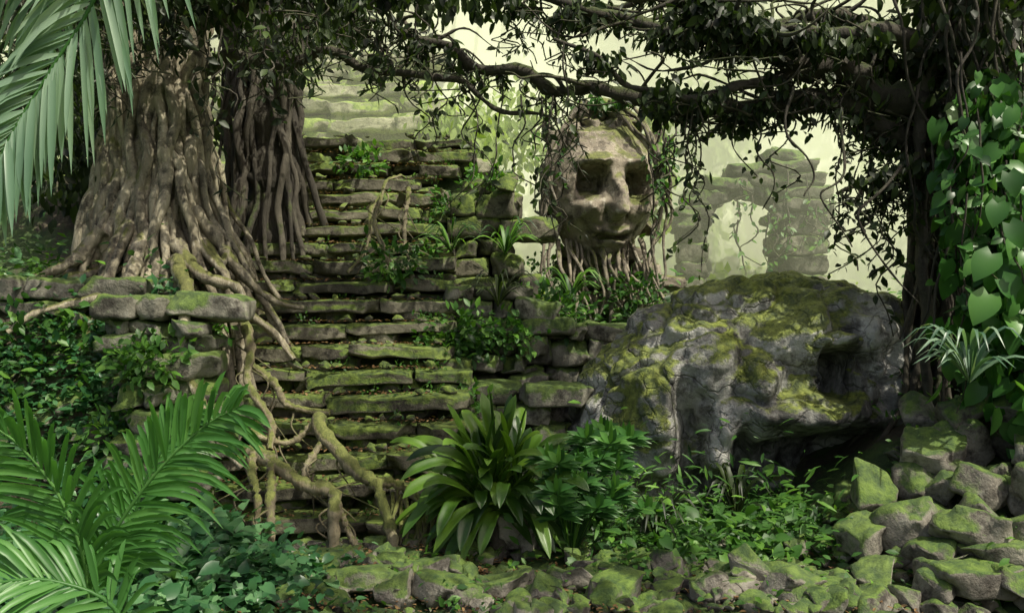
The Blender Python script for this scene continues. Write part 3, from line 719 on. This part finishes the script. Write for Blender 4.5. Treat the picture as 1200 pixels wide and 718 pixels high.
def tuft(name,c,n,L,w,mat,up=.8):
    a=Acc(); c=np.array(c)
    for k in range(n):
        an=R.uniform(0,6.28); l=L*R.uniform(.7,1.1); r_=up*R.uniform(.5,1.2)*L; dx=np.array([math.cos(an),math.sin(an),0])
        blade(a,[c,c+dx*l*.3+np.array([0,0,r_*.7]),c+dx*l*.65+np.array([0,0,r_]),c+dx*l+np.array([0,0,r_*.65])],w,(-dx[0]*.4,-.4,1),n=9,cols=3,shape=([0,.3,.6,1],[.5,1,.8,.02]))
    return build(name,a,mat)
tuft('silver_bromeliad',(4.5,8.4,1.85),40,.6,.03,L_silver)
tuft('bromeliad',(-.9,12.6,3.4),26,.55,.025,L_mid); tuft('bromeliad',(1.0,14.5,2.7),26,.6,.03,L_mid); tuft('bromeliad',(-.2,12.2,2.6),26,.55,.025,L_dark)
tuft('fern',(1.5,8.9,.1),20,.5,.03,L_dark,1.1); tuft('fern',(2.6,9.9,.1),20,.5,.03,L_dark,1.1); tuft('fern',(-.1,13.2,3.4),22,.6,.03,L_mid)

# ------------------------------------------------------------- distant jungle
a=Acc();t=Acc()
for k in range(46):
    y=R.uniform(30,60); x=R.uniform(-.75,.85)*y; 
    zt=R.uniform(4,20) if R.random()<.5 else R.uniform(3,9)
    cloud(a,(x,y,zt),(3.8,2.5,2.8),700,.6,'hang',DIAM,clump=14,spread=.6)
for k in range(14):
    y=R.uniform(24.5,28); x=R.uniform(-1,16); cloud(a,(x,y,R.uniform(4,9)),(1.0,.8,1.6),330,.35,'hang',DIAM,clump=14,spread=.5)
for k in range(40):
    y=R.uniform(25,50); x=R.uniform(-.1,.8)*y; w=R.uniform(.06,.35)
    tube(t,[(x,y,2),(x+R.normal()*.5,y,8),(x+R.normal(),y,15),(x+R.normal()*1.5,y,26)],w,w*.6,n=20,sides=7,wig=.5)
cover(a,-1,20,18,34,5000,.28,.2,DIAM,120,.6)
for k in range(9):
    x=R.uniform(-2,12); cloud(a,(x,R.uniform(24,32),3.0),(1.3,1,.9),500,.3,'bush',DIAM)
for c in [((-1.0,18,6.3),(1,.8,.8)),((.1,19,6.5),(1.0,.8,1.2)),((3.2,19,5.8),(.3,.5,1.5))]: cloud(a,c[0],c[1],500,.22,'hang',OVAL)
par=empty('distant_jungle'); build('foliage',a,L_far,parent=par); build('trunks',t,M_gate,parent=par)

# translucent sheets with sunlit haze put into their colour, instead of a volume
par=empty('mist')
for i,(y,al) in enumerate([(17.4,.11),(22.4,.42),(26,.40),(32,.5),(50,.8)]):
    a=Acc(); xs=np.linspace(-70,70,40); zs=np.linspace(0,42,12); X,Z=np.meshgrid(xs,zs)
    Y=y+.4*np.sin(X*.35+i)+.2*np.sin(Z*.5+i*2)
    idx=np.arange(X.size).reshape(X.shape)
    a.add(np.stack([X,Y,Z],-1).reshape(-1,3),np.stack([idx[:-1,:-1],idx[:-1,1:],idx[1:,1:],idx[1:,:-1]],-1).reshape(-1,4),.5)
    m,nt=newmat('haze_sheet'); L=nt.links; g=nd(nt,'ShaderNodeNewGeometry')
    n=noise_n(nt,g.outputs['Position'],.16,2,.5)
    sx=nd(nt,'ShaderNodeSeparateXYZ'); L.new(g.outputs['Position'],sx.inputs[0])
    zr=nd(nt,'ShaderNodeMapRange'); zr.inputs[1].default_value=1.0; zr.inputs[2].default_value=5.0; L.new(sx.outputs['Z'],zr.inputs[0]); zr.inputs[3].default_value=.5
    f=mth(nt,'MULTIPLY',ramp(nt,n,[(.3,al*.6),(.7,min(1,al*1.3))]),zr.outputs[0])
    df=nd(nt,'ShaderNodeBsdfDiffuse'); df.inputs[0].default_value=(.85,.92,.66,1); nv=nd(nt,'ShaderNodeCombineXYZ'); nv.inputs[1].default_value=-.5; nv.inputs[2].default_value=1; L.new(nv.outputs[0],df.inputs['Normal'])  # normal turned upward so the sheets catch sun like haze
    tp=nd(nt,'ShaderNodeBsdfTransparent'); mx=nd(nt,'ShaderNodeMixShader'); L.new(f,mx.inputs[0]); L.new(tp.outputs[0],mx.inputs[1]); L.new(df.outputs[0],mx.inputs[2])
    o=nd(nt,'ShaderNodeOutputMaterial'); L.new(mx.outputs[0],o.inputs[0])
    build('haze_sheet',a,m,parent=par)

# ------------------------------------------------------------- light
el=math.radians(58); az=math.radians(134)
w=bpy.data.worlds.new('World'); scene.world=w; w.use_nodes=True; nt=w.node_tree
bg=nt.nodes['Background']; sk=nt.nodes.new('ShaderNodeTexSky'); sk.sky_type='NISHITA'; sk.sun_disc=False
sk.sun_elevation=el; sk.sun_rotation=az; sk.dust_density=6; sk.air_density=1.0; sk.ozone_density=.3
nt.links.new(sk.outputs[0],bg.inputs[0]); bg.inputs[1].default_value=.135
ld=bpy.data.lights.new('sun','SUN'); ld.energy=5; ld.angle=math.radians(.6); ld.color=(1,.96,.80)
lo=bpy.data.objects.new('sun',ld); COL.objects.link(lo)
dv=Vector((math.sin(az)*math.cos(el),math.cos(az)*math.cos(el),math.sin(el)))
lo.rotation_euler=dv.to_track_quat('Z','Y').to_euler()

cam=bpy.data.cameras.new('camera'); co=bpy.data.objects.new('camera',cam); COL.objects.link(co)
co.location=(0,0,2.6); co.rotation_euler=(math.radians(90),0,0); cam.lens=30; cam.sensor_width=36; cam.clip_end=2000
scene.camera=co
scene.view_settings.view_transform='Standard'; scene.view_settings.look='None'; scene.view_settings.exposure=0
